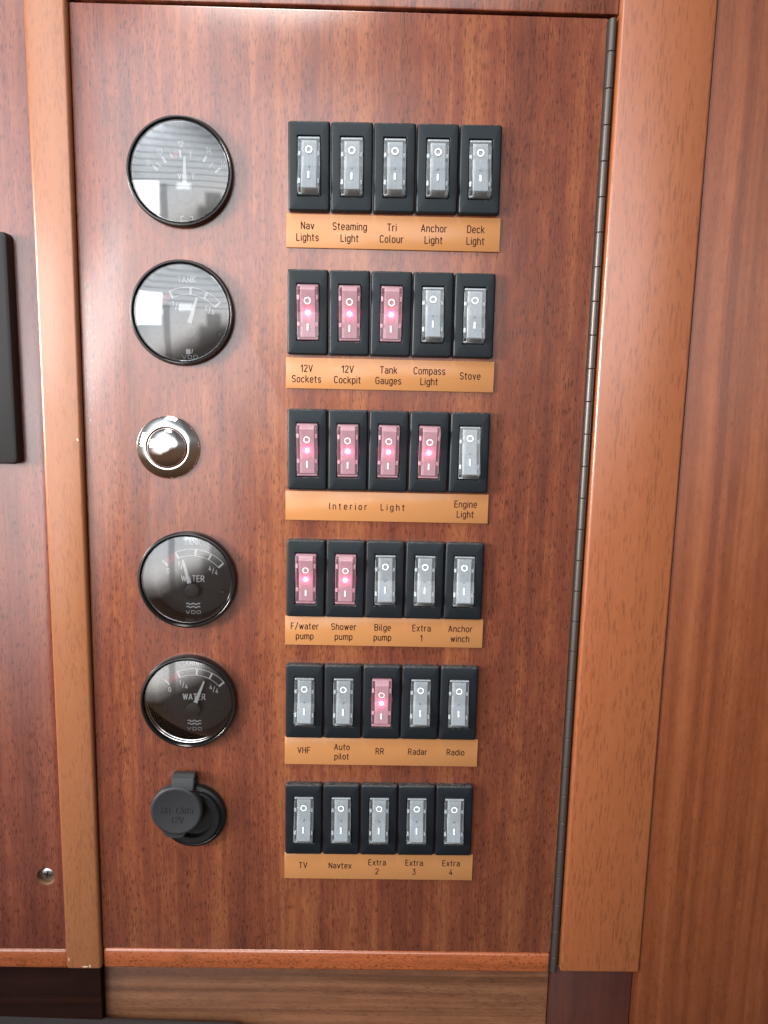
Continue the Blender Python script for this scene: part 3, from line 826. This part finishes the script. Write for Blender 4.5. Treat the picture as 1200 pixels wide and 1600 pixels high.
gauge('volt_gauge', *GAUGES[0], 'round black voltmeter at the top left of the panel door', 'volt', 0.5)
gauge('tank_gauge', *GAUGES[1], 'round black fuel tank gauge between the voltmeter and chrome button', 'fuel', 19, math.radians(-1.5))
gauge('water_gauge', *GAUGES[2], 'round black water tank gauge below the chrome button, needle near a quarter', 'water', -14.5)
gauge('water_gauge', *GAUGES[3], 'round black water tank gauge above the covered socket, needle past half', 'water', 21.5)

# ------------------------------------------------------------------ chrome push button
t = thing('push_button', -115.6, 33.3)
tag(t, 'round chrome push button between the fuel and water gauges', 'button')
bm = bmesh.new()
lathe(bm, [(19.5, 0), (19.5, -1.0), (19.2, -1.6), (18.4, -2.2), (16.0, -3.6), (14.0, -4.3), (13.1, -4.5), (12.6, -4.3), (12.4, -3.6), (12.4, -1)], 96)
build('collar', bm, CHROME, t, 50)
bm = bmesh.new()
lathe(bm, [(12.05, -1), (12.05, -4.6), (11.8, -5.3), (11.2, -6.0), (10.2, -6.7), (8.5, -7.5), (6.5, -8.15), (4, -8.65), (2, -8.86), (.05, -8.92)], 96, cap_last=True)
build('plunger', bm, CHROME, t, 50)

# ------------------------------------------------------------------ covered power socket
t = thing('power_socket', -103.6, 277.4)
tag(t, 'black power socket under a round rubber cap at lower left of the door', 'socket')
bm = bmesh.new()
lathe(bm, [(21.9, 0), (21.9, -2.6), (21.4, -3.9), (20.2, -4.6), (18.9, -4.7), (18.5, -5.6), (17.6, -6.2), (14, -6.2), (13.4, -2)], 72, cap_last=True)
build('socket_body', bm, SOCKET, t)
bm = bmesh.new()
lathe(bm, [(19.7, -4.4), (19.9, -5.0), (19.5, -5.4), (19.1, -5.0)], 72)
build('retaining_ring', bm, SOCKET, t)
CX, CZ = -8.5, 8.6
bm = bmesh.new()
lathe(bm, [(.05, -6.4), (15.6, -6.4), (16.6, -6.9), (16.9, -7.8), (16.9, -11.4), (16.6, -12.3), (15.9, -12.85), (15.0, -13.0), (14.4, -12.85), (.05, -12.8)], 72, CX, CZ, True, True)
# pull lip running into the rim at the bottom
lip = [(-8.6, -13.6), (-7.4, -16.9), (-5.4, -18.5), (-2.5, -19.3), (1.5, -19.3), (4.2, -18.4), (6.2, -16.6), (7.6, -14.2)]
loops(bm, [[(CX - 1 + x, y, CZ + z) for x, z in lip] for y in (-7.4, -11.2, -11.9)], True, True)
cap = build('rubber_cap', bm, RUBBER, t)
bm = bmesh.new()
text_bm(bm, 'MIT CARS', CX + .3, CZ + .9, 4.0, -12.86, width=21, thick=.3)
text_bm(bm, '12V', CX + .3, CZ - 5.8, 4.0, -12.86, width=8.6, thick=.3)
build('lettering', bm, RUBBER, cap)
bm = bmesh.new()
def sec(y, z, th_y, th_z, hw): return [(-4.4 - hw, y, z), (-4.4 + hw, y, z), (-4.4 + hw, y + th_y, z - th_z), (-4.4 - hw, y + th_y, z - th_z)]
loops(bm, [sec(-12.4, 23.0, 2.2, .2, 7.0), sec(-12.2, 26.2, 2.2, .9, 7.2), sec(-10.6, 30.4, 1.4, 1.6, 7.2), sec(-7.4, 32.2, .3, 2.2, 7.2), sec(-3.2, 31.8, -.4, 2.2, 7.2), sec(-.3, 29.6, -1.8, 2.0, 7.2), sec(-.2, 20.5, -2.4, .3, 7.0)], True, True)
bmesh.ops.bevel(bm, geom=[e for e in bm.edges if abs(e.verts[0].co.x - e.verts[1].co.x) < .5], offset=.5, segments=2, affect='EDGES')
build('hinge_strap', bm, RUBBER, t)
